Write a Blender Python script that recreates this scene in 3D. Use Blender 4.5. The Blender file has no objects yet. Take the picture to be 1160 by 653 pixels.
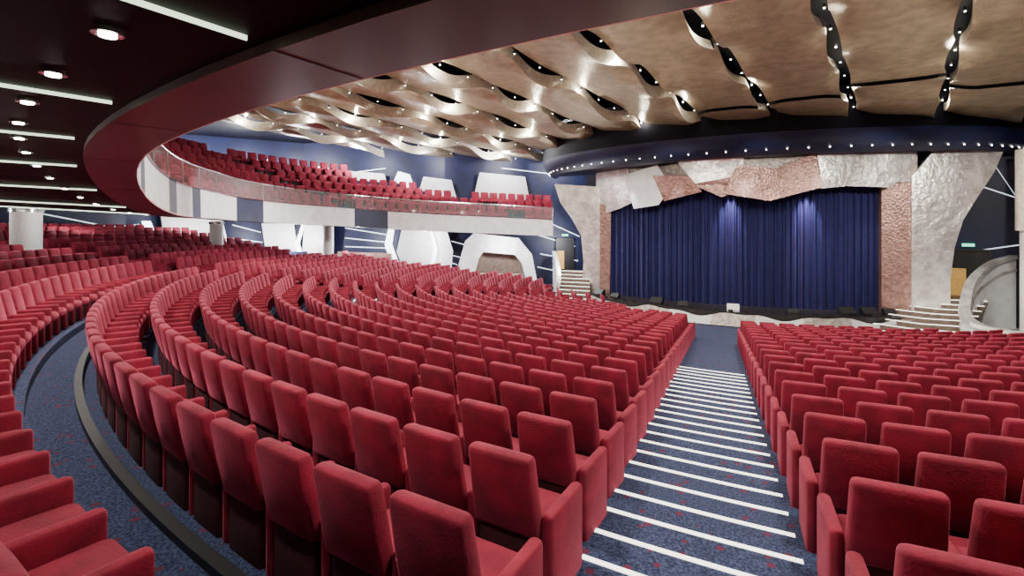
import bpy, math, random
import numpy as np
from mathutils import Vector
random.seed(7); rng=np.random.RandomState(5)
CZ=4.45                      # eye height above the floor in front of the stage
CX,CY=1.6,25.5               # centre of the curved seating
D=math.radians
scene=bpy.context.scene
COL=scene.collection

# ------------------------------------------------------------ materials
def new_mat(name):
    m=bpy.data.materials.new(name); m.use_nodes=True
    nt=m.node_tree; b=nt.nodes['Principled BSDF']
    return m,nt,b
def mat(name,c,rough=.6,metal=0.,c2=None,scale=8.,bump=0.,bscale=40.,sheen=0.,emit=None,es=0.,stretch=None,detail=3.,spec=None):
    m,nt,b=new_mat(name)
    b.inputs['Roughness'].default_value=rough; b.inputs['Metallic'].default_value=metal
    if spec is not None: b.inputs['Specular IOR Level'].default_value=spec
    if sheen:
        b.inputs['Sheen Weight'].default_value=sheen; b.inputs['Sheen Roughness'].default_value=.32
        b.inputs['Sheen Tint'].default_value=(min(1,c[0]*2+.4),c[1]*2+.17,c[2]*2+.24,1)
    tc=nt.nodes.new('ShaderNodeTexCoord'); src=tc.outputs['Object']
    if stretch:
        mp=nt.nodes.new('ShaderNodeMapping'); mp.inputs['Scale'].default_value=stretch
        nt.links.new(src,mp.inputs[0]); src=mp.outputs[0]
    n=nt.nodes.new('ShaderNodeTexNoise'); n.inputs['Scale'].default_value=scale; n.inputs['Detail'].default_value=detail
    nt.links.new(src,n.inputs['Vector'])
    r=nt.nodes.new('ShaderNodeValToRGB')
    c2=c2 or tuple(x*.8 for x in c)
    r.color_ramp.elements[0].color=(*c2,1); r.color_ramp.elements[1].color=(*c,1)
    r.color_ramp.elements[0].position=.35; r.color_ramp.elements[1].position=.65
    nt.links.new(n.outputs['Fac'],r.inputs[0]); nt.links.new(r.outputs[0],b.inputs['Base Color'])
    if bump:
        n2=nt.nodes.new('ShaderNodeTexNoise'); n2.inputs['Scale'].default_value=bscale; n2.inputs['Detail'].default_value=4
        nt.links.new(src,n2.inputs['Vector'])
        bp=nt.nodes.new('ShaderNodeBump'); bp.inputs['Strength'].default_value=bump; bp.inputs['Distance'].default_value=.05
        nt.links.new(n2.outputs['Fac'],bp.inputs['Height']); nt.links.new(bp.outputs[0],b.inputs['Normal'])
    if emit:
        b.inputs['Emission Color'].default_value=(*emit,1); b.inputs['Emission Strength'].default_value=es
    return m
M_red=mat('red_velvet',(.29,.008,.036),.85,c2=(.175,.004,.020),scale=5,bump=.15,bscale=60,sheen=.55)
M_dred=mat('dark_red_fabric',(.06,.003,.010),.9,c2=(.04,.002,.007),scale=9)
M_black=mat('black_plastic',(.012,.012,.014),.5)
M_navy=mat('navy_wall_paint',(.005,.009,.050),.55,c2=(.003,.005,.028),scale=1.2)
M_navyblk=mat('dark_ceiling_paint',(.004,.004,.009),.6,scale=2,spec=.12)
M_bronze=mat('bronze_ceiling_sheet',(.48,.385,.245),.32,.6,c2=(.33,.26,.16),scale=3,bump=.5,bscale=22)
M_silver=mat('hammered_silver_sheet',(.95,.88,.74),.35,.4,c2=(.76,.70,.58),scale=6,bump=.4,bscale=9)
M_band=mat('burgundy_bronze_trim',(.10,.056,.050),.38,.3,c2=(.075,.042,.038),scale=2)
M_white=mat('white_pearl_panel',(.92,.915,.91),.4,.0,c2=(.80,.795,.80),scale=2.5,bump=.4,bscale=7)
M_satin=mat('satin_silver_panel',(.94,.90,.85),.30,.6,c2=(.62,.57,.53),scale=2.2,bump=.8,bscale=5)
M_pearl=mat('crumpled_silver_panel',(.78,.71,.64),.36,.4,c2=(.48,.42,.37),scale=5,bump=.8,bscale=9)
M_glow=mat('glowing_white_panel',(.9,.92,.95),.5,emit=(.88,.93,1),es=5.)
M_strip=mat('led_strip',(1,1,.95),.5,emit=(1,.97,.85),es=2.6,scale=60)
M_gstrip=mat('ceiling_led_strip',(1,1,.9),.5,emit=(.80,1,.72),es=2.2)
M_line=mat('wall_light_line',(.9,.95,1),.5,emit=(.8,.9,1),es=1.3)
M_bulb=mat('lamp_lens',(1,1,1),.3,emit=(1,.93,.8),es=22)
M_chrome=mat('chrome_ring',(.7,.7,.7),.2,.9)
M_plaster=mat('column_plaster',(.85,.83,.81),.5,c2=(.70,.68,.66),scale=20,bump=.3,bscale=40)
M_stage=mat('stage_boards',(.03,.025,.025),.4,scale=4,stretch=(1,12,1))
M_stair=mat('bronze_stair_riser',(.20,.15,.12),.45,.3,c2=(.14,.10,.08),scale=5)
M_wood=mat('amber_door_light',(.6,.33,.08),.5,emit=(1,.55,.15),es=.3)
M_exit=mat('exit_sign_green',(.1,.7,.4),.5,emit=(.2,1,.6),es=2)
def mosaic():
    m,nt,b=new_mat('rose_mosaic_panel'); tc=nt.nodes.new('ShaderNodeTexCoord')
    v=nt.nodes.new('ShaderNodeTexVoronoi'); v.inputs['Scale'].default_value=9
    n=nt.nodes.new('ShaderNodeTexNoise'); n.inputs['Scale'].default_value=1.6
    nt.links.new(tc.outputs['Object'],v.inputs['Vector']); nt.links.new(tc.outputs['Object'],n.inputs['Vector'])
    r=nt.nodes.new('ShaderNodeValToRGB'); r.color_ramp.elements[0].color=(.15,.07,.058,1); r.color_ramp.elements[1].color=(.56,.33,.27,1)
    mx=nt.nodes.new('ShaderNodeMath'); mx.operation='MULTIPLY'; mx.inputs[1].default_value=.5
    sep=nt.nodes.new('ShaderNodeSeparateColor'); nt.links.new(v.outputs['Color'],sep.inputs[0]); nt.links.new(sep.outputs[0],mx.inputs[0])
    ad=nt.nodes.new('ShaderNodeMath'); nt.links.new(mx.outputs[0],ad.inputs[0])
    m2=nt.nodes.new('ShaderNodeMath'); m2.operation='MULTIPLY'; m2.inputs[1].default_value=.6; nt.links.new(n.outputs['Fac'],m2.inputs[0])
    nt.links.new(m2.outputs[0],ad.inputs[1]); nt.links.new(ad.outputs[0],r.inputs[0]); nt.links.new(r.outputs[0],b.inputs['Base Color'])
    b.inputs['Roughness'].default_value=.36; b.inputs['Metallic'].default_value=.4
    bp=nt.nodes.new('ShaderNodeBump'); bp.inputs['Strength'].default_value=.5; bp.inputs['Distance'].default_value=.04
    nt.links.new(v.outputs['Distance'],bp.inputs['Height']); nt.links.new(bp.outputs[0],b.inputs['Normal'])
    return m
M_rose=mosaic()
def carpet():
    m,nt,b=new_mat('navy_speckled_carpet'); tc=nt.nodes.new('ShaderNodeTexCoord')
    v=nt.nodes.new('ShaderNodeTexVoronoi'); v.inputs['Scale'].default_value=6
    nt.links.new(tc.outputs['Object'],v.inputs['Vector'])
    lt=nt.nodes.new('ShaderNodeMath'); lt.operation='LESS_THAN'; lt.inputs[1].default_value=.20
    nt.links.new(v.outputs['Distance'],lt.inputs[0])
    n=nt.nodes.new('ShaderNodeTexNoise'); n.inputs['Scale'].default_value=45; n.inputs['Detail'].default_value=4
    nt.links.new(tc.outputs['Object'],n.inputs['Vector'])
    r=nt.nodes.new('ShaderNodeValToRGB'); r.color_ramp.elements[0].position=.40; r.color_ramp.elements[1].position=.68
    r.color_ramp.elements[0].color=(.008,.013,.045,1); r.color_ramp.elements[1].color=(.060,.08,.17,1)
    nt.links.new(n.outputs['Fac'],r.inputs[0])
    mix=nt.nodes.new('ShaderNodeMix'); mix.data_type='RGBA'
    mix.inputs['B'].default_value=(.11,.014,.04,1)
    nt.links.new(lt.outputs[0],mix.inputs['Factor']); nt.links.new(r.outputs[0],mix.inputs['A'])
    nt.links.new(mix.outputs['Result'],b.inputs['Base Color']); b.inputs['Roughness'].default_value=.95
    return m
M_carpet=carpet()
M_curt=mat('navy_velvet_curtain',(.009,.010,.095),.8,c2=(.005,.006,.055),scale=3,sheen=.25,stretch=(6,6,.5))
def glass():
    m,nt,b=new_mat('clear_glass'); b.inputs['Base Color'].default_value=(.75,.95,.92,1)
    b.inputs['Alpha'].default_value=.12; b.inputs['Roughness'].default_value=.04
    return m
M_glass=glass()

# ------------------------------------------------------------ mesh helpers
def obj(name,verts,faces,mats,mi=None,smooth=False,parent=None):
    me=bpy.data.meshes.new(name); me.from_pydata([tuple(map(float,v)) for v in verts],[],faces)
    for m in (mats if isinstance(mats,(list,tuple)) else [mats]): me.materials.append(m)
    if mi is not None: me.polygons.foreach_set('material_index',mi)
    if smooth: me.polygons.foreach_set('use_smooth',[True]*len(me.polygons))
    me.update(); o=bpy.data.objects.new(name,me); COL.objects.link(o)
    if parent: o.parent=parent
    return o
def quads(name,V,F,MI,mats,smooth=True,parent=None):
    me=bpy.data.meshes.new(name); n=len(V); m=len(F)
    me.vertices.add(n); me.vertices.foreach_set('co',np.asarray(V,dtype=np.float32).ravel())
    me.loops.add(m*4); me.loops.foreach_set('vertex_index',np.asarray(F,dtype=np.int32).ravel())
    me.polygons.add(m); me.polygons.foreach_set('loop_start',np.arange(0,m*4,4,dtype=np.int32))
    try: me.polygons.foreach_set('loop_total',np.full(m,4,dtype=np.int32))
    except Exception: pass
    for a in mats: me.materials.append(a)
    me.polygons.foreach_set('material_index',np.asarray(MI,dtype=np.int32))
    me.polygons.foreach_set('use_smooth',np.full(m,smooth))
    me.update(calc_edges=True); me.validate()
    o=bpy.data.objects.new(name,me); COL.objects.link(o)
    if parent: o.parent=parent
    return o
def empty(name,loc=(0,0,0)):
    e=bpy.data.objects.new(name,None); e.empty_display_size=.3; COL.objects.link(e); e.location=loc
    return e
class Buf:
    def __init__(s): s.v=[]; s.f=[]; s.m=[]
    def add(s,vs,fs,mi=0):
        o=len(s.v); s.v+= [tuple(v) for v in vs]; s.f+=[tuple(i+o for i in f) for f in fs]; s.m+=[mi]*len(fs)
    def box(s,c,h,mi=0,ax=None):
        ax=ax or ((1,0,0),(0,1,0),(0,0,1)); c=Vector(c); A=[Vector(a)*k for a,k in zip(ax,h)]
        vs=[c+A[0]*x+A[1]*y+A[2]*z for x in(-1,1) for y in(-1,1) for z in(-1,1)]
        s.add(vs,[(0,1,3,2),(4,6,7,5),(0,4,5,1),(2,3,7,6),(0,2,6,4),(1,5,7,3)],mi)
    def prism(s,low,high,mi=0):
        n=len(low); s.add(list(low)+list(high),[tuple(range(n))[::-1],tuple(range(n,2*n))]+[(i,(i+1)%n,n+(i+1)%n,n+i) for i in range(n)],mi)
    def cyl(s,c,r,h,mi=0,n=24,r2=None):
        r2=r if r2 is None else r2
        a=[(c[0]+r*math.cos(2*math.pi*i/n),c[1]+r*math.sin(2*math.pi*i/n),c[2]) for i in range(n)]
        b=[(c[0]+r2*math.cos(2*math.pi*i/n),c[1]+r2*math.sin(2*math.pi*i/n),c[2]+h) for i in range(n)]
        s.prism(a,b,mi)
    def obj(s,name,mats,smooth=False,parent=None): return obj(name,s.v,s.f,mats,s.m,smooth,parent)
def pol(r,phi,z=0.): return (CX+r*math.sin(phi),CY-r*math.cos(phi),z+CZ)

# ------------------------------------------------------------ floor
# q = distance in front of the black kerb (negative = behind it).  Rows flatten towards the stage.
SUB=.435; REDGE=23.75; G=.184; NJ=46; AW=.50; RISE=.155
def rc(q): return (REDGE-q+G*q, CY+G*q) if q>0 else (REDGE-q,CY)
def PP(q,phi,z=0.):
    r,cy=rc(q); return (CX+r*math.sin(phi),cy-r*math.cos(phi),z+CZ)
def zq(q):
    j=max(0,min(NJ-1,int(q/SUB))); return -2.36-.0478*j
prof=[]
for k in range(11,-1,-1):
    q=-AW-.9*k; z=-2.15+RISE*k; prof+=[(q-.9,z),(q,z)]
prof+=[(-AW,-2.3),(0,-2.3)]
for j in range(NJ): prof+=[(SUB*j,-2.36-.0478*j),(SUB*(j+1),-2.36-.0478*j)]
prof.append((23.5,-2.36-.0478*(NJ-1)))
n=94; P=len(prof); V=[];F=[]
for i in range(n+1):
    a=D(-112+188*i/n); V+=[PP(q,a,z) for q,z in prof]
for i in range(n):
    for p in range(P-1): F.append((i*P+p,(i+1)*P+p,(i+1)*P+p+1,i*P+p+1))
obj('floor',V,F,[M_carpet])
b=Buf(); n=150
for i in range(n):
    p=D(-84+154*i/n); q=D(-84+154*(i+1)/n)
    lo=[PP(.06,p,-2.5),PP(.06,q,-2.5),PP(-.03,q,-2.5),PP(-.03,p,-2.5)]
    b.prism(lo,[(x,y,z+.27) for x,y,z in lo])
b.obj('trim_1',[M_black])

# step lights in the aisles
def phi_at_x(q,x): return math.asin((x-CX)/rc(q)[0])
b=Buf()
for j in range(0,27):
    q0=SUB*j+.005; z=(-2.3 if j==0 else -2.36-.0478*(j-1)); a0,a1=phi_at_x(q0,-.95),phi_at_x(q0,.62)
    for i in range(6):
        p=a0+(a1-a0)*i/6; q=a0+(a1-a0)*(i+1)/6
        lo=[PP(q0+.01,p,z-.02),PP(q0+.01,q,z-.02),PP(q0-.04,q,z-.02),PP(q0-.04,p,z-.02)]
        b.prism(lo,[(x,y,zz+.026) for x,y,zz in lo])
b.obj('aisle_step_lights',[M_strip])
AIS=-57
b=Buf()
for j in range(0,NJ,2):
    q0=SUB*j+.005; z=(-2.3 if j==0 else -2.36-.0478*(j-1)); r=rc(q0)[0]
    p,q=D(AIS)-.55/r,D(AIS)+.55/r
    lo=[PP(q0+.01,p,z-.02),PP(q0+.01,q,z-.02),PP(q0-.03,q,z-.02),PP(q0-.03,p,z-.02)]
    b.prism(lo,[(x,y,zz+.026) for x,y,zz in lo])
b.obj('side_aisle_step_lights',[M_strip])

# ------------------------------------------------------------ seats
def rbox(c,h,r,hi,bulge=(0,0),lean=0.,z0=0.,taper=0.):
    h=np.array(h,float)
    def ax(k): return [-k,-k+.3*r,-k+r,0,k-r,k-.3*r,k] if hi else [-k,-k+r,k-r,k]
    key={};V=[];F=[]
    def vid(p):
        k=tuple(np.round(p,5))
        if k not in key: key[k]=len(V); V.append(np.array(p,float))
        return key[k]
    for a in range(3):
        u,w=(a+1)%3,(a+2)%3
        U,W=ax(h[u]),ax(h[w])
        for s in(-1,1):
            for i in range(len(U)-1):
                for j in range(len(W)-1):
                    q=[]
                    for (x,y) in ((i,j),(i+1,j),(i+1,j+1),(i,j+1)):
                        p=np.zeros(3);p[a]=s*h[a];p[u]=U[x];p[w]=W[y];q.append(vid(p))
                    F.append(q if s>0 else q[::-1])
    V=np.array(V); Q=np.clip(V,-(h-r),h-r); dv=V-Q; L=np.linalg.norm(dv,axis=1,keepdims=True)
    V=Q+dv/np.maximum(L,1e-9)*r
    nx=V[:,0]/h[0]; ny=V[:,1]/h[1]; nz=V[:,2]/h[2]
    V[:,1]+=np.sign(ny)*bulge[0]*np.clip(1-nx**2,0,1)*np.clip(1-nz**2,0,1)*(np.abs(ny)>.5)
    V[:,2]+=np.where(nz>.5,bulge[1]*np.clip(1-nx**2,0,1)*np.clip(1-ny**2,0,1),0)
    V[:,0]*=1+taper*nz
    V+=np.array(c); V[:,1]-=(V[:,2]-z0)*lean
    return V,np.array(F)
def template(hi,arm_right=False):
    parts=[(rbox((0,.10,.745),(.252,.060,.290),.045,hi,(.022,0),.19,.35,-.03),0),
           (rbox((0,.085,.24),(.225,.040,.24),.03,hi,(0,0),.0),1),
           (rbox((0,.36,.42),(.24,.24,.08),.055,hi,(0,.02)),0),
           (rbox((0,.35,.17),(.2,.17,.17),.02,False),2),
           (rbox((-.30,.32,.315),(.046,.27,.315),.04,hi,(0,0)),0)]
    if arm_right: parts.append((rbox((.30,.32,.315),(.046,.27,.315),.04,hi),0))
    V=[];F=[];MI=[];o=0
    for (v,f),m in parts: V.append(v);F.append(f+o);MI+= [m]*len(f);o+=len(v)
    return np.vstack(V),np.vstack(F),np.array(MI)
T={(h,a):template(h,a) for h in(True,False) for a in(True,False)}
nseat=0
def seat_row(plist,parent=None,name='theatre_seat_row'):
    global nseat
    if not plist: return
    Vs=[];Fs=[];Ms=[];o=0
    for (x,y,z,fx,fy,last) in plist:
        hi=math.hypot(x,y)<11
        V,F,MI=T[(hi,last)]
        R=np.array([[fy,-fx,0],[fx,fy,0],[0,0,1]])
        Vs.append(V@R+np.array([x,y,z+CZ]));Fs.append(F+o);Ms.append(MI);o+=len(V); nseat+=1
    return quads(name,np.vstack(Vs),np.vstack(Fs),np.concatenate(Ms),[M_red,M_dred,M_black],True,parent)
PITCH=.61
def row_seats(q,a0,a1,z,ok):
    out=[]; r=rc(q)[0]; n=int(abs(a1-a0)*r/PITCH); sg=1 if a1>a0 else -1
    for i in range(n+1):
        a=a0+sg*i*PITCH/r; x,y,_=PP(q,a)
        if ok(x,y): out.append([a,(x,y,z,-math.sin(a),math.cos(a))])
    out.sort(key=lambda t:t[0])
    return [(*p,False) if i<len(out)-1 else (*p,True) for i,(a,p) in enumerate(out)]
COLS=[(-22.3,9.05,.42,-1.45,.62),(-25.4,18.3,.33,-2.1,.3),(-22.1,23.2,.3,-2.9,.2)]
def okf(x,y):
    if x>.6 and y>19.9: return False
    if y>21.2 and x>-3.5: return False
    if y>22.9 and x>-5.2: return False
    if x>-9.3 and y>26.0: return False
    if any(math.hypot(x-c[0],y-c[1])<1. for c in COLS): return False
    return y<28.5 and not (x<-17 and y>25.0) and not (x<-13 and y>27)
for k in range(24):
    q=.18+.87*k; z=zq(q+.5); r=rc(q)[0]
    seat_row(row_seats(q,phi_at_x(q,-.97-.36),D(AIS)+1.0/r,z,okf))
    seat_row(row_seats(q,D(AIS)-1.0/r,D(-92),z,okf))
    seat_row(row_seats(q,phi_at_x(q,.66+.36),D(42),z,okf))
for k in range(10):
    q=-AW-.70-.9*k; z=-2.15+RISE*k; r=rc(q)[0]
    okb=lambda x,y: y<24 and all(math.hypot(x-c[0],y-c[1])>1. for c in COLS) and not (x<-30.5)
    seat_row(row_seats(q,phi_at_x(q,-1.7),D(AIS)+1.0/r,z,okb))
    seat_row(row_seats(q,D(AIS)-1.0/r,D(-80),z,okb))
    seat_row(row_seats(q,phi_at_x(q,1.4),D(14),z,okb))

# ------------------------------------------------------------ walls
W=[(-8.5,33.5),(-17,28.5),(-27,26),(-33,20),(-33,10.5)]
cum=[0]
for i in range(len(W)-1): cum.append(cum[-1]+math.dist(W[i],W[i+1]))
def wallpt(s,z,off=0.):
    i=0
    while i<len(W)-2 and s>cum[i+1]: i+=1
    a,c=W[i],W[i+1]
    dx,dy=(c[0]-a[0])/(cum[i+1]-cum[i]),(c[1]-a[1])/(cum[i+1]-cum[i])
    nx,ny=-dy,dx
    if nx*(0-a[0])+ny*(10-a[1])<0: nx,ny=-nx,-ny
    return (a[0]+dx*(s-cum[i])+nx*off,a[1]+dy*(s-cum[i])+ny*off,z+CZ)
b=Buf()
for i in range(len(W)-1):
    lo=[(W[i][0],W[i][1],-.1),(W[i+1][0],W[i+1][1],-.1),(W[i+1][0]*1.012-.2,W[i+1][1]+.4,-.1),(W[i][0]*1.012,W[i][1]+.3,-.1)]
    b.prism(lo,[(x,y,CZ+6.6) for x,y,z in lo])
b.obj('wall_left',[M_navy])
b=Buf(); L=[W[-1]]+[(CX+34.8*math.sin(D(a)),CY-34.8*math.cos(D(a))) for a in range(-62,16,6)]
for i in range(len(L)-1):
    p,q=L[i],L[i+1]
    b.add([(p[0],p[1],0),(q[0],q[1],0),(q[0],q[1],CZ+6.6),(p[0],p[1],CZ+6.6)],[(0,1,2,3)])
b.obj('wall_back',[M_navy])
b=Buf()
b.prism([(7.6,31.1,-.1),(16,28.6,-.1),(16,28.9,-.1),(7.6,31.4,-.1)],[(7.6,31.1,CZ+6.6),(16,28.6,CZ+6.6),(16,28.9,CZ+6.6),(7.6,31.4,CZ+6.6)])
b.prism([(16,28.6,-.1),(18,12,-.1),(18.3,12,-.1),(16.3,28.9,-.1)],[(16,28.6,CZ+6.6),(18,12,CZ+6.6),(18.3,12,CZ+6.6),(16.3,28.9,CZ+6.6)])
b.obj('wall_right',[M_navy])
b=Buf(); b.prism([(-10,33.5,-.1),(12,33.5,-.1),(12,33.8,-.1),(-10,33.8,-.1)],[(-10,33.5,CZ+6.6),(12,33.5,CZ+6.6),(12,33.8,CZ+6.6),(-10,33.8,CZ+6.6)])
b.obj('wall_stage',[M_navyblk])

def wall_panel(name,poly,m,off=.25,th=.12,parent=None):
    b=Buf(); b.prism([wallpt(s,z,off) for s,z in poly],[wallpt(s,z,off+th) for s,z in poly]); return b.obj(name,[m],parent=parent)
wp=empty('left_wall_relief_panels')
fo=[(3.5,-4.2),(4.0,-1.7),(4.9,-.6),(7.9,-.25),(8.5,-.8),(9.4,-4.1)]
fi=[(4.3,-3.9),(4.7,-2.3),(5.2,-1.7),(7.3,-1.5),(7.6,-1.9),(8.1,-3.8)]
for i in range(6):
    j=(i+1)%6
    b=Buf(); b.prism([wallpt(*fo[i],.4),wallpt(*fo[j],.4),wallpt(*fi[j],.4),wallpt(*fi[i],.4)],[wallpt(*fo[i],.8),wallpt(*fo[j],.8),wallpt(*fi[j],1.1),wallpt(*fi[i],1.1)]); b.obj('frame_side_%d'%i,[M_white],parent=wp)
wall_panel('frame_field',fi,M_stair,.45,.1,wp)
wall_panel('panel_2',[(4.7,-3.0),(4.6,-4.0),(7.8,-3.9),(7.5,-2.9)],M_pearl,.9,.4,wp)
wall_panel('panel_3',[(9.5,-3.8),(9.3,-1.4),(9.8,.2),(12.6,.2),(13.0,-1.5),(12.2,-3.6)],M_white,.5,.15,wp)
wall_panel('panel_3b',[(10.6,-3.7),(10.1,-1.3),(10.5,.2),(10.7,.2),(10.35,-1.3),(10.85,-3.7)],M_glow,.75,.05,wp)
wall_panel('panel_4',[(13.0,-3.5),(13.2,-1.6),(17.0,-1.5),(17.2,-3.3)],M_rose,1.0,.12,wp)
wall_panel('panel_5',[(17.4,-3.2),(17.9,-1.5),(17.6,.3),(19.8,.3),(20.0,-3.1)],M_white,.5,.12,wp)
wall_panel('panel_6',[(19.3,-3.0),(20.0,-1.0),(19.6,.4),(20.3,.4),(20.7,-1.0),(20.3,-3.0)],M_glow,.8,.05,wp)
wall_panel('panel_7',[(20.4,-3.0),(20.8,.4),(22.8,.4),(22.4,-2.8)],M_white,.5,.12,wp)
wall_panel('panel_8',[(16.5,-3.6),(16.5,-2.3),(26.5,-1.6),(26.5,-3)],M_white,.4,.08,wp)
wall_panel('panel_9',[(24.6,-1.7),(25.2,.9),(29.0,.9),(28.2,-1.7)],M_white,.5,.1,wp)
wall_panel('panel_10',[(28.9,-1.6),(29.7,.5),(30.2,.5),(29.6,-1.6)],M_glow,.7,.05,wp)
wall_panel('panel_11',[(12.6,-2.9),(13.3,-1.0),(13.1,.2),(13.5,.2),(13.8,-1.0),(13.2,-2.9)],M_glow,.7,.05,wp)
for i,(s,w,z0,z1,m) in enumerate([(4,3.5,1.6,3.6,M_white),(9.0,2.2,1.9,3.3,M_white),(11.8,1.2,2.6,3.7,M_glow),(13.6,3.2,2.0,3.8,M_white),(17.5,1.8,3.0,4.2,M_glow),(19.8,3.8,2.6,4.2,M_white),(24.4,1.6,3.2,4.6,M_glow),(26.6,4,2.8,4.6,M_white),(31.2,1.2,3.0,4.6,M_glow),(33,4.5,2.6,4.8,M_white)]):
    wall_panel('upper_panel_%d'%i,[(s,z0),(s+.4,z1),(s+w,z1+.25),(s+w+.5,z0+.2),(s+w*.5,z0-.15)],m,.3,.1,wp)
b=Buf()
def line(s0,z0,s1,z1,w=.03,off=.12):
    b.add([wallpt(s0,z0-w,off),wallpt(s1,z1-w,off),wallpt(s1,z1+w,off),wallpt(s0,z0+w,off)],[(0,1,2,3)])
for s0,z0,s1,z1 in [(.8,-1.2,3.4,-.4),(.6,-2.2,3.3,-1.7),(.8,-3.2,3.5,-2.6),(.5,-.5,3,.6),(9.0,-2.4,9.6,-2.2),(7.9,-1.2,9.4,-.8),(8.4,-2.0,9.6,-1.7),(8.5,-2.8,9.7,-2.7),(13.7,-.4,17,.1),(13.8,-.9,17,-.6),(13.8,-1.3,17,-1.2),
    (22.9,-.2,24.6,.3),(22.8,-.9,24.6,-.6),(23,-1.4,24.4,-1.2),(30,-.2,35,.9),(30,.3,36.5,-.4),(30,-.8,36,.3),(2,3.8,6,4.2),(14,4.2,20,3.6),(22,4.8,31,4.3)]:
    line(s0,z0,s1,z1)
b.obj('left_wall_light_lines',[M_line])

# ------------------------------------------------------------ balcony
ST=[]   # stations: inner(x,y), outer(x,y), z bottom, extra rise to the outer edge
RB=23.0
def tdesc(a): t=max(0,min(1,(-23-a)/26)); return t*t*(3-2*t)
for a in range(24,-57,-2):
    i=pol(RB,D(a)); o=pol(34.5,D(a)); t=tdesc(a)
    ST.append((i[:2],o[:2],1.1-.70*t,.6*t))
ST+=[((-18.6,14.3),(-31.5,14),.36,.55),((-19.3,16.2),(-32.2,18.5),.32,.5),((-19.6,18.1),(-31.5,21),.28,.45),((-19.3,20.0),(-29.8,23),.22,.35),((-18.6,21.5),(-28.2,24.6),.14,.25),((-17.4,22.9),(-24,26.5),.03,.1),((-15.3,24.5),(-19.3,27.8),-.12,0),((-13.3,26),(-16,29),-.22,0),((-11.3,27.4),(-13.2,30.6),-.32,0),((-9.4,28.8),(-10.6,32.2),-.42,0)]
def lerp(a,c,t): return tuple(x+(y-x)*t for x,y in zip(a,c))
def inset(s,dist):
    i,o=s[0],s[1]; L=math.dist(i,o); return lerp(i,o,dist/L)
bal=empty('balcony')
def strip(name,f0,f1,mats,mif=None,smooth=False,rng_=None):
    V=[];F=[];MI=[]; R=rng_ or range(len(ST))
    for k in R: V+=[f0(ST[k]),f1(ST[k])]
    for n in range(len(list(R))-1):
        F.append((2*n,2*n+1,2*n+3,2*n+2)); MI.append(mif(R[n]) if mif else 0)
    return obj(name,V,F,mats,MI,smooth,bal)
P3=lambda p,z:(p[0],p[1],z+CZ)
strip('soffit',lambda s:P3(inset(s,.6),s[2]+.07),lambda s:P3(s[1],s[2]+.07+s[3]),[M_navyblk])
strip('soffit_trim',lambda s:P3(inset(s,0),s[2]),lambda s:P3(inset(s,.68),s[2]),[M_band],smooth=True)
strip('soffit_lip',lambda s:P3(inset(s,.68),s[2]),lambda s:P3(inset(s,.68),s[2]+.12),[M_band],smooth=True)
strip('soffit_edge_light',lambda s:P3(inset(s,-.012),s[2]-.0),lambda s:P3(inset(s,-.012),s[2]+.03),[mat('rose_edge_light',(.6,.2,.2),.4,emit=(1,.3,.3),es=.3)],rng_=range(0,38))
b=Buf()
for k in range(1,40,4):
    s=ST[k]; p=inset(s,0);q=inset(s,.68); d=Vector((q[0]-p[0],q[1]-p[1],0)).normalized(); n_=Vector((-d.y,d.x,0))*.005
    lo=[Vector(P3(p,s[2]-.003))-n_,Vector(P3(p,s[2]-.003))+n_,Vector(P3(q,s[2]-.003))+n_,Vector(P3(q,s[2]-.003))-n_]
    b.prism(lo,[v+Vector((0,0,.01)) for v in lo])
b.obj('soffit_trim_joints',[M_black],parent=bal)
def fm(k):
    if k<26: return 0
    return [1,1,0,1,1,0,1,1,1,0,1,1,1,0,1,1][k%16]
strip('fascia',lambda s:P3(inset(s,0),s[2]),lambda s:P3(inset(s,.02),s[2]+1.0),[M_navy,M_white],fm)
strip('fascia_cap',lambda s:P3(inset(s,-.03),s[2]+1.0),lambda s:P3(inset(s,.16),s[2]+1.02),[M_chrome],rng_=range(20,len(ST)))
strip('deck',lambda s:P3(inset(s,.1),s[2]+.5),lambda s:P3(s[1],s[2]+.5+s[3]),[M_carpet])
strip('glass_balustrade',lambda s:P3(inset(s,.06),s[2]+1.03),lambda s:P3(inset(s,.06),s[2]+1.75),[M_glass],rng_=range(20,len(ST)))
b=Buf()
for k in range(20,len(ST)):
    if k%2==0: b.box(P3(inset(ST[k],.06),ST[k][2]+1.38),(.018,.018,.38))
    if k<len(ST)-1:
        p=inset(ST[k],.06);q=inset(ST[k+1],.06); zz=ST[k][2]+1.77; z2=ST[k+1][2]+1.77
        d=Vector((q[0]-p[0],q[1]-p[1],0)).normalized(); n=Vector((-d.y,d.x,0))*.02
        lo=[Vector(P3(p,zz-.02))-n,Vector(P3(p,zz-.02))+n,Vector(P3(q,z2-.02))+n,Vector(P3(q,z2-.02))-n]
        b.prism(lo,[v+Vector((0,0,.035)) for v in lo])
b.obj('handrail',[M_chrome],parent=bal)
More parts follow.
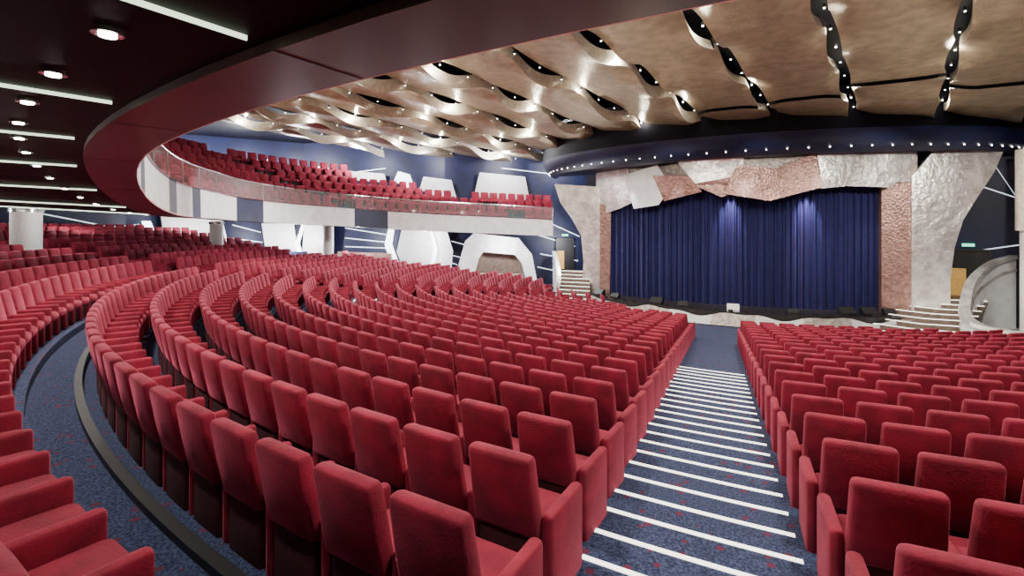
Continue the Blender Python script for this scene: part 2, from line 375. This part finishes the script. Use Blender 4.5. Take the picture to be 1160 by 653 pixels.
for k in range(6):
    d0=1.45+.85*k; zt=.72+.50*k
    V=[];F=[]
    R=range(28,len(ST))
    for i in R:
        s=ST[i]; L=math.dist(s[0],s[1])
        a=min(d0-.35,L-.05)
        V+=[P3(inset(s,a),s[2]+zt-.5),P3(inset(s,a),s[2]+zt),P3(inset(s,L),s[2]+zt)]
    for n in range(len(R)-1):
        o=3*n; F+=[(o,o+1,o+4,o+3),(o+1,o+2,o+5,o+4)]
    obj('tier_%d'%k,V,F,[M_navy],parent=bal)
    pts=[(inset(ST[i],d0+.15),ST[i][2]+zt,ST[i]) for i in R if math.dist(ST[i][0],ST[i][1])>d0+.4]
    out=[];acc=0
    for n in range(len(pts)-1):
        (p,z0,s0),(q,z1,s1)=pts[n],pts[n+1]; L=math.dist(p,q)
        while acc<L:
            t=acc/L; x,y=lerp(p,q,t); i=lerp(s0[0],s1[0],t); fx,fy=i[0]-x,i[1]-y; l=math.hypot(fx,fy)
            out.append((x,y,z0*(1-t)+z1*t,fx/l,fy/l,False)); acc+=.62
        acc-=L
    out=[s for n,s in enumerate(out) if n%17 not in (0,1)]
    seat_row(out)
# under-balcony ceiling lights
b=Buf()
for a in [4.2,10.2,16.3,22.5,28.9,35.3,42,49]:
    t=tdesc(-a); a=-D(a); r0,r1=23.8,33.8; w=.006
    z0=1.14-.70*t; z1=z0+.56*t
    lo=[pol(r0,a-w/r0,z0),pol(r0,a+w/r0,z0),pol(r1,a+w/r1,z1),pol(r1,a-w/r1,z1)]
    b.prism(lo,[(x,y,z+.03) for x,y,z in lo])
b.obj('ceiling_light_strips',[M_gstrip])
b=Buf(); dl=[]
for i in range(-2,14):
    ad=11.6+2.95*i; a=-D(ad); t=tdesc(-ad)
    for r in (24.3,28.0):
        if r>26 and i%2: continue
        x,y,z=pol(r,a,1.14-.70*t+.6*t*(r-23.6)/10.9); b.cyl((x,y,z),.08,.03,0,20); b.cyl((x,y,z-.012),.045,.02,1,16); dl.append((x,y,z-.06))
b.obj('recessed_downlights',[M_chrome,M_bulb])
for (x,y,r,zb,zt) in COLS:
    b=Buf(); b.cyl((x,y,zb+CZ),r,zt-zb+.15,0,40); b.cyl((x,y,zb+CZ),r+.05,.15,1,40); b.cyl((x,y,zt+CZ-.02),r+.05,.12,1,40)
    b.obj('column',[M_plaster,M_chrome],smooth=False)

# ------------------------------------------------------------ main ceiling
U=Vector((.272,.962,0)); Vv=Vector((.962,-.272,0))
def zc(s): return 6.15-.056*s
def in_ring(x,y,g=0.): return ((x-CX)/(12.1+g))**2+((y-31)/(7.3+g))**2<1
cb=empty('ceiling_panels')
slots=[]
def inside(x,y): return (x**2+(y-13)**2<24**2) and not in_ring(x,y) and y>-3 and x<17.5
PW=2.75
for i in range(-10,7):
    v0=-1.5+PW*i; slots.append(v0)
    ph=rng.rand()*6.28
    right=(i>=-2); WL=3.3 if right else 4.4
    s0=-6.; ns=410; ds=.095; nv=14; wid=PW-(.28 if right else .32)
    V=[];F=[];MI=[]
    brk=set(); a_=int(rng.rand()*30)
    while a_<ns and right: brk.add(a_); a_+=60+int(rng.rand()*20)
    lev=[];c_=0
    for a in range(ns+2):
        if a in brk: c_+=1
        lev.append(.0 if c_%2 else .10)
    def pt(a,c):
        s_=s0+ds*a; t=c/nv; v=v0+(PW-wid)/2+wid*t
        e=max(0,(abs(2*t-1)-.45)/.55)**1.5
        am=(.12 if right else .22) if t>.5 else (.13 if right else .05)
        arg=2*math.pi*s_/WL+ph+.7*math.sin(s_*.37+ph)
        wv=math.sin(arg)
        z=zc(s_)+lev[a]+e*am*wv+(.12 if right else .36)*(.5-t)-.04*(1-e)+.03*math.sin(s_*.8+ph)
        vv=v+e*(.06 if t>.5 else -.04)*math.sin(arg+.8)
        p=U*s_+Vv*vv; return (p.x,p.y,z+CZ)
    for a in range(ns+1):
        for c in range(nv+1): V.append(pt(a,c))
    n1=nv+1
    for a in range(ns):
        if a+1 in brk: continue
        for c in range(nv):
            x,y,_=V[a*n1+c]
            if inside(x,y): F.append((a*n1+c,a*n1+c+1,(a+1)*n1+c+1,(a+1)*n1+c)); MI.append(0)
        for c in (0,nv):
            x,y,_=V[a*n1+c]; x2,y2,_=V[(a+1)*n1+c]
            if inside(x,y) and inside(x2,y2):
                o=len(V); p=V[a*n1+c];q=V[(a+1)*n1+c]; hh=(.30 if right else .5) if c else .3
                V+= [p,q,(q[0]-.10*(c>0),q[1],q[2]+hh),(p[0]-.10*(c>0),p[1],p[2]+hh)]
                F.append((o,o+1,o+2,o+3)); MI.append(1)
    if F: obj('sheet',V,F,[M_bronze,M_silver],MI,True,cb)
b=Buf(); lo=[(-38,-9,CZ+6.95),(19,-9,CZ+6.95),(19,34.5,CZ+5.9),(-38,34.5,CZ+5.9)]
b.prism(lo,[(x,y,z+.2) for x,y,z in lo]); b.obj('ceiling',[M_navyblk])
bb=Buf(); slotl=[]
for n,v in enumerate(slots):
    s=-1+.7*(n%2)
    while s<34:
        p=U*s+Vv*v
        if inside(p.x,p.y):
            bb.cyl((p.x,p.y,zc(s)+.22+CZ),.035,.1,0,10); bb.cyl((p.x,p.y,zc(s)+.20+CZ),.020,.03,1,10)
            slotl.append((p.x,p.y,zc(s)+.17+CZ))
        s+=1.4
bb.obj('ceiling_spot_fixtures',[M_black,M_bulb])

# ------------------------------------------------------------ stage
ring=empty('proscenium_ring')
V=[];F=[];MI=[];N=90
for i in range(N+1):
    a=math.pi+math.pi*(i/N)*1.0
    ca,sa=math.cos(a),math.sin(a)
    V+=[(CX+11.3*ca,31+6.1*sa,CZ+3.45),(CX+11.55*ca,31+6.35*sa,CZ+3.35),(CX+12.0*ca,31+7.1*sa,CZ+3.75),(CX+12.2*ca,31+7.4*sa,CZ+4.2),(CX+12.2*ca,31+7.4*sa,CZ+6)]
for i in range(N):
    for k in range(4): F.append((i*5+k,(i+1)*5+k,(i+1)*5+k+1,i*5+k+1)); MI.append(1 if k==3 else 0)
obj('ring_band',V,F,[M_navy,M_navyblk],MI,True,ring)
b=Buf()
for i in range(2,N-1,2):
    a=math.pi+math.pi*(i/N); ca,sa=math.cos(a),math.sin(a)
    b.cyl((CX+11.8*ca,31+6.75*sa,CZ+3.52),.022,.04,0,10)
b.obj('ring_lamps',[M_bulb],parent=ring)
b=Buf(); pts=[(CX+11.35*math.cos(math.pi+math.pi*i/40),31+6.15*math.sin(math.pi+math.pi*i/40),CZ+3.5) for i in range(41)]
b.add(pts,[tuple(range(41))]); b.obj('ring_soffit',[M_navy],parent=ring)

PX=1.2
def Yv(x): dx=x-PX; return 26.4+(.055 if dx<0 else .022)*dx*dx
def Yc(x): dx=x-PX; return 27.3+(.043 if dx<0 else .022)*dx*dx
def Yf(x): dx=x-PX; return 25.0+(.048 if dx<0 else .036)*dx*dx
n=1200; V=[];F=[]
zs=[-3.9,-2.5,-1,.5,1.8,3.0]
for i in range(n+1):
    u=14.9*i/n; x=-7.1+u
    w=.075*math.sin(u*19+1.6*math.sin(u*2.3))+.04*math.sin(u*47+2*math.sin(u*3.1))+.05*math.sin(u*5.3)
    for z in zs: V.append((x,Yc(x)+w*(1+.15*(-z)/4),z+CZ))
k=len(zs)
for i in range(n):
    for j in range(k-1): F.append((i*k+j,(i+1)*k+j,(i+1)*k+j+1,i*k+j+1))
obj('stage_curtain',V,F,[M_curt],None,True)
xs=[-7.8+16.4*i/40 for i in range(41)]
b=Buf(); lo=[(x,Yf(x),-.05) for x in xs]+[(8.6,33.4,-.05),(-7.8,33.4,-.05)]
b.prism(lo,[(x,y,CZ-3.9) for x,y,z in lo]); b.obj('stage',[M_stage])
V=[];F=[];MI=[]; n=120
for i in range(n+1):
    x=-7.9+16.3*i/n; top=-4.0+.10*math.sin(x*1.7)+.05*math.sin(x*3.6+1)
    y=Yf(x)-.35
    V+=[(x,y-.12,-.02),(x,y,top+CZ),(x,y+.15,top+CZ),(x,y+.15,-.02)]
for i in range(n):
    for k in range(3): F.append((i*4+k,(i+1)*4+k,(i+1)*4+k+1,i*4+k+1)); MI.append(1 if (i//14)%2 else 0)
obj('stage_apron_wall',V,F,[M_pearl,M_white],MI,False)

pr=empty('proscenium_panels')
def vpanel(name,poly,m,off,th=.06,curve=Yv,tilt=0.):
    P=[]
    for i in range(len(poly)):
        a,c=poly[i],poly[(i+1)%len(poly)]; k=max(1,int(math.dist(a,c)/.8))
        P+=[lerp(a,c,j/k) for j in range(k)]
    b=Buf(); f=[(x,curve(x)-off-tilt*(z-2),z+CZ) for x,z in P]
    b.prism(f,[(x,y+th,z) for x,y,z in f]); return b.obj(name,[m],parent=pr)
vpanel('valance_backing',[(-7,3.5),(8.4,3.5),(8.4,2.15),(4,2.1),(0,2.3),(-3,2.0),(-7,1.3)],M_pearl,0)
vpanel('panel_a',[(-6.9,3.5),(-4.7,3.5),(-4.5,1.5),(-5.3,1.2),(-6.9,.8)],M_satin,.10,tilt=.05)
vpanel('panel_b',[(-5.0,3.1),(-3.0,3.5),(-2.2,2.2),(-2.9,1.3),(-4.3,1.15)],M_white,.24,tilt=-.12)
vpanel('panel_c',[(-3.2,2.9),(-1.3,2.7),(-.7,1.9),(-2.6,1.5)],M_rose,.34,tilt=.15)
vpanel('panel_d',[(-1.9,3.5),(1.2,3.5),(1.1,2.6),(-.9,2.1)],M_satin,.18,tilt=.08)
vpanel('panel_e',[(.9,3.15),(2.6,2.9),(4.2,3.55),(4.5,1.95),(2.3,1.35),(.3,1.75)],M_rose,.42,tilt=-.05)
vpanel('panel_f',[(4.3,3.5),(8.3,3.5),(7.9,2.6),(7.3,1.9),(5.5,2.0),(4.5,1.9)],M_satin,.2,tilt=.06)
vpanel('panel_g',[(-1.2,2.3),(.8,2.6),(1.6,2.0),(.2,1.6)],M_rose,.26,tilt=.0)
vpanel('column_right',[(7.05,-3.9),(7.05,2.3),(8.2,2.6),(8.25,-3.9)],M_rose,.0,.5,lambda x:27.5)
vpanel('wing_right',[(8.15,-3.9),(8.15,2.4),(9.0,3.6),(11.5,3.6),(11.1,2.5),(10.5,1.4),(10.0,.4),(9.7,-.8),(9.55,-2.2),(9.55,-3.9)],M_satin,0,.25,lambda x:27.4+.02*(x-8)**2)
vpanel('wing_left',[(-6.3,-3.9),(-6.3,2.6),(-9.6,2.9),(-9.2,1.7),(-8.4,.6),(-7.85,-.4),(-7.7,-2),(-7.8,-3.9)],M_satin,0,.25,lambda x:29.7)
vpanel('wing_left_rose',[(-6.6,-3.9),(-6.6,1.6),(-5.9,1.3),(-6.0,-3.9)],M_rose,.1,.2,lambda x:29.5)

b=Buf(); nst=8
A0,B0=(5.9,25.3),(8.9,24.3); A1,B1=(8.7,28.6),(11.0,27.9)
for i in range(nst):
    t=i/(nst-1); a=lerp(A0,A1,t); c=lerp(B0,B1,t); zt=-4.45+.156*(i+1)
    mid=((a[0]+c[0])/2-.25,(a[1]+c[1])/2-.35)
    poly=[a,mid,c,(11.9,30.0),(8.6,30.6)]
    zb=zt-.156 if i else -4.5
    b.prism([P3(p,zb) for p in poly],[P3(p,zt) for p in poly],0)
    for p,q in ((a,mid),(mid,c)):
        d=Vector((q[0]-p[0],q[1]-p[1],0)).normalized(); nn=Vector((-d.y,d.x,0))*.09
        lo=[Vector(P3(p,zt)),Vector(P3(q,zt)),Vector(P3(q,zt))+nn,Vector(P3(p,zt))+nn]
        b.prism(lo,[v+Vector((0,0,.02)) for v in lo],1)
b.obj('stage_stairs',[M_stair,M_strip])
def cwall(name,path,mats,th=.16,zb=-4.5,parent=None):
    P=[]
    n=len(path)
    for i in range(n-1):
        p0=np.array(path[max(i-1,0)]);p1=np.array(path[i]);p2=np.array(path[i+1]);p3=np.array(path[min(i+2,n-1)])
        for j in range(8):
            t=j/8; P.append(.5*((2*p1)+(-p0+p2)*t+(2*p0-5*p1+4*p2-p3)*t*t+(-p0+3*p1-3*p2+p3)*t**3))
    P.append(np.array(path[-1],float))
    V=[];F=[];MI=[]
    for i,p in enumerate(P):
        d=P[min(i+1,len(P)-1)]-P[max(i-1,0)]; l=math.hypot(d[0],d[1]); nx,ny=-d[1]/l*th/2,d[0]/l*th/2
        V+=[(p[0]+nx,p[1]+ny,zb+CZ),(p[0]+nx,p[1]+ny,p[2]+CZ),(p[0]-nx,p[1]-ny,p[2]+CZ),(p[0]-nx,p[1]-ny,zb+CZ)]
    for i in range(len(P)-1):
        for k in range(4): F.append((i*4+k,i*4+(k+1)%4,(i+1)*4+(k+1)%4,(i+1)*4+k)); MI.append(0)
    F+=[(0,1,2,3),(4*len(P)-4,4*len(P)-3,4*len(P)-2,4*len(P)-1)]; MI+=[0,0]
    for (dz,h,wk) in ((0,.12,.85),(-.55,.07,.68)):
        o=len(V); w=th*wk
        for i,p in enumerate(P):
            d=P[min(i+1,len(P)-1)]-P[max(i-1,0)]; l=math.hypot(d[0],d[1]); nx,ny=-d[1]/l*w,d[0]/l*w; zz=max(p[2]+dz,zb+.1)+CZ
            V+=[(p[0]+nx,p[1]+ny,zz-.03),(p[0]+nx*.8,p[1]+ny*.8,zz+h),(p[0]-nx*.8,p[1]-ny*.8,zz+h),(p[0]-nx,p[1]-ny,zz-.03)]
        for i in range(len(P)-1):
            for k in range(4): F.append((o+i*4+k,o+i*4+(k+1)%4,o+(i+1)*4+(k+1)%4,o+(i+1)*4+k)); MI.append(1)
    return obj(name,V,F,mats,MI,False,parent)
cwall('stair_balustrade',[(12.4,29.2,-1.3),(11.4,28.6,-1.6),(10.3,27.4,-2.25),(9.6,26.1,-2.95),(9.15,24.9,-3.5),(9.3,24.1,-3.75),(10.0,23.6,-3.85),(11.2,23.3,-3.9),(12.8,23.2,-3.9)],[M_white,M_satin],.24)
cwall('stair_balustrade',[(-10.2,31.5,-1.6),(-9.6,30.3,-2.3),(-9.1,29.0,-3.2),(-9.0,27.9,-3.9)],[M_white,M_satin],.2)
b=Buf()
for i in range(9):
    t=i/8; y=27.2+3.4*t; x=-7.7-.8*t; zt=-4.45+.19*(i+1)
    poly=[(x-1.0,y),(x+1.0,y-.1),(x+.7,31.8),(x-.9,31.8)]
    b.prism([P3(p,zt-.2) for p in poly],[P3(p,zt) for p in poly],0)
    poly=[(x-1.0,y),(x+1.0,y-.1),(x+1.0,y+.02),(x-1.0,y+.12)]
    b.prism([P3(p,zt) for p in poly],[P3(p,zt+.02) for p in poly],1)
b.obj('stage_stairs',[M_stair,M_strip])
def door(cx,cy,zb,w,h,ang,name):
    e=empty(name,(0,0,0)); dx,dy=math.cos(ang),math.sin(ang); nx,ny=dy,-dx
    ax=((dx,dy,0),(nx,ny,0),(0,0,1))
    b=Buf(); b.box((cx+nx*.08,cy+ny*.08,zb+h/2+CZ),(w/2,.03,h/2),0,ax); b.obj('leaf',[M_black],parent=e)
    b=Buf(); b.box((cx-dx*w*.25+nx*.12,cy-dy*w*.25+ny*.12,zb+h*.3+CZ),(w*.2,.02,h*.3),0,ax); b.obj('lit_opening',[M_wood],parent=e)
    b=Buf()
    for s in(-1,1): b.box((cx+dx*s*w/2+nx*.1,cy+dy*s*w/2+ny*.1,zb+h/2+CZ),(.05,.08,h/2+.05),0,ax)
    b.box((cx+nx*.1,cy+ny*.1,zb+h+CZ),(w/2+.05,.08,.05),0,ax); b.obj('frame',[M_black],parent=e)
    b=Buf(); b.box((cx+nx*.12,cy+ny*.12,zb+h+.25+CZ),(.22,.03,.07),0,ax); b.obj('exit_sign',[M_exit],parent=e)
door(11.1,30.0,-3.2,1.5,2.2,math.atan2(-2.5,8.4),'door_1')
door(-9.8,32.6,-2.75,1.2,2.1,math.atan2(-5,-8.5)+math.pi,'door_2')
b=Buf()
for (x0,z0,x1,z1) in [(10.5,2.6,15,.2),(11.5,-1.0,15,-.2),(11.8,3.4,14,-1.5)]:
    f=lambda x:31.1-(x-7.6)*2.5/8.4-.05
    b.add([(x0,f(x0),z0-.025+CZ),(x1,f(x1),z1-.025+CZ),(x1,f(x1),z1+.025+CZ),(x0,f(x0),z0+.025+CZ)],[(0,1,2,3)])
b.obj('right_wall_light_lines',[M_line])
b=Buf(); b.cyl((11.6,26.3,CZ-.05),.35,3.3,0,30); b.cyl((11.6,26.3,CZ-4.4),.22,4.35,1,24); b.obj('silver_column',[M_silver,M_plaster],smooth=False)

def monitor(x,y,ang,m=M_black,s=1.):
    c,sn=math.cos(ang),math.sin(ang)
    prof=[(-.2,0),(.22,0),(.22,.12),(-.02,.36),(-.2,.36)]
    lo=[];hi=[]
    for px,pz in prof:
        for side,l in((-1,lo),(1,hi)):
            lx,ly=side*.3*s,-px*s; l.append((x+lx*c-ly*sn,y+lx*sn+ly*c,pz*s+CZ-3.9))
    b=Buf(); b.prism(lo,hi); 
    return b.obj('stage_monitor_speaker',[m])
monitor(-6.4,28.4,-.5); monitor(-5.3,27.6,-.4,M_black,.8); monitor(-2.9,26.3,-.2); monitor(-1.6,25.9,0,M_black,.8); monitor(.7,25.5,0,M_white,.9); monitor(3.2,25.6,.1,M_black,.7); monitor(5.4,26.2,.3);monitor(6.3,26.5,.3);monitor(7.2,27.0,.3,M_black,.8)
b=Buf()
for i in range(26):
    x=-7.0+14.6*i/25; b.box((x,Yf(x)+.12,CZ-3.9+.05),(.10,.06,.05),0)
b.obj('footlight_fixtures',[M_black])

# ------------------------------------------------------------ lights
def light(kind,name,loc,e,col=(1,.95,.88),aim=None,ang=120,blend=.6,rad=.1):
    l=bpy.data.lights.new(name,kind); l.energy=e; l.color=col
    if kind in('SPOT','POINT'): l.shadow_soft_size=rad
    if kind=='SPOT': l.spot_size=D(ang); l.spot_blend=blend
    o=bpy.data.objects.new(name,l); COL.objects.link(o); o.location=loc
    if kind=='SPOT':
        d=Vector(aim)-Vector(loc); o.rotation_euler=d.to_track_quat('-Z','Y').to_euler()
    return o
for x in(-17,-10.5,-4,2.5,9):
    for y in(3.5,9.5,15.5,21.5):
        if x<-15 and y>20: continue
        e=1150 if x<5 else 620
        light('SPOT','house_spotlight',(x,y,CZ+4.3-.03*y),e,aim=(x,y+.5,0),ang=150,blend=.8,rad=.10,col=(1,.94,.85))
for n,p in enumerate(dl):
    light('SPOT','downlight',p,75 if n<8 else 140,aim=(p[0],p[1],0),ang=130,blend=.8,rad=.05,col=(1,.94,.86))
for a in (30,42,54,66,78):
    for r in (27.2,31.3):
        x,y,z=pol(r,-D(a),.75)
        if y<19: light('POINT','under_balcony_fill',(x,y,z-.1),150,col=(1,.95,.9),rad=.05)  # added point lights without fixtures, lifting the rear-left seats
for n,p in enumerate(slotl):
    if n%4==0: light('POINT','ceiling_slot_lamp',p,72,col=(1,.90,.74),rad=.05)
for x in(-4.6,-2.0,1.2,4.4,6.6):
    light('SPOT','curtain_spotlight',(x,Yv(x)-1.0,CZ+3.2),380,aim=(x,Yc(x),CZ-2.2),ang=42,blend=.9,rad=.1,col=(.85,.88,1))
for x in(-2.9,.6,4.0):
    light('SPOT','curtain_toplight',(x,Yc(x)-.62,CZ+2.2),1100,aim=(x,Yc(x)+.02,CZ+.3),ang=46,blend=.8,rad=.05,col=(.85,.88,1))
for x in(-6,-2,2,6,9.5):
    light('SPOT','proscenium_fill',(x,21.0,CZ+3.2),700 if x<5 else 1100,aim=(x,27,CZ+1.2),ang=75,blend=.8,rad=.15,col=(1,.95,.88))  # added fill on valance and wing panels, no visible source
light('SPOT','balustrade_fill',(6.8,22.0,CZ+2.6),2200,aim=(9.6,25.6,CZ-3.0),ang=48,blend=.8,rad=.1,col=(1,.97,.92))  # added to brighten the right stair balustrade; source is unseen
for s in(2,6,10.5,15,19.5,24,29,33.5):
    x,y,z=wallpt(s,-.75,2.3); light('POINT','lower_wall_fill',(x,y,z),560,col=(.98,.98,1),rad=.12)  # added fill that brightens the white panels under the balcony
    x,y,z=wallpt(s,4.6,2.2); light('POINT','upper_wall_lamp',(x,y,z),760,col=(.95,.96,1),rad=.15)
for k in (4,12,20,28,36,42,47):
    p=inset(ST[k],-.35); i=ST[k][0]; o=ST[k][1]; d=Vector((i[0]-o[0],i[1]-o[1],0)).normalized()
    light('SPOT','ceiling_fill_balcony',P3(p,ST[k][2]+1.0),430,aim=(p[0]+d.x*8,p[1]+d.y*8,CZ+6.5),ang=130,blend=.9,rad=.15,col=(1,.88,.68))  # added unseen fill for ceiling undersides, otherwise lit only by bounce
for x in (-3,7):
    light('SPOT','ceiling_fill_stage',(x,23.2,CZ-3.6),800,aim=(x*1.0,16,CZ+5.5),ang=120,blend=.9,rad=.15,col=(1,.88,.68))  # more added ceiling fill, from in front of the stage
for (x,y,tx,ty) in ((-11,12,-18,13),(-10,16,-19,19),(-8,19,-16,24),(-6,22,-11,28)):
    light('SPOT','fascia_fill',(x,y,CZ+2.6),2200,aim=(tx,ty,CZ+.2),ang=52,blend=.7,rad=.12,col=(1,.99,.97))  # added in mid-hall to brighten the dull balcony fascia
w=bpy.data.worlds.new('world'); scene.world=w; w.use_nodes=True
w.node_tree.nodes['Background'].inputs[0].default_value=(1,.94,.88,1); w.node_tree.nodes['Background'].inputs[1].default_value=.17

# ------------------------------------------------------------ camera
cam=bpy.data.cameras.new('camera'); co=bpy.data.objects.new('camera',cam); COL.objects.link(co)
co.location=(0,0,CZ); co.rotation_euler=(D(90),0,D(22.9))
cam.sensor_width=36; cam.lens=36*550/1160; cam.shift_y=-(326.5-260)/1160; cam.clip_start=.05; cam.clip_end=200
scene.camera=co
print('seats',nseat)
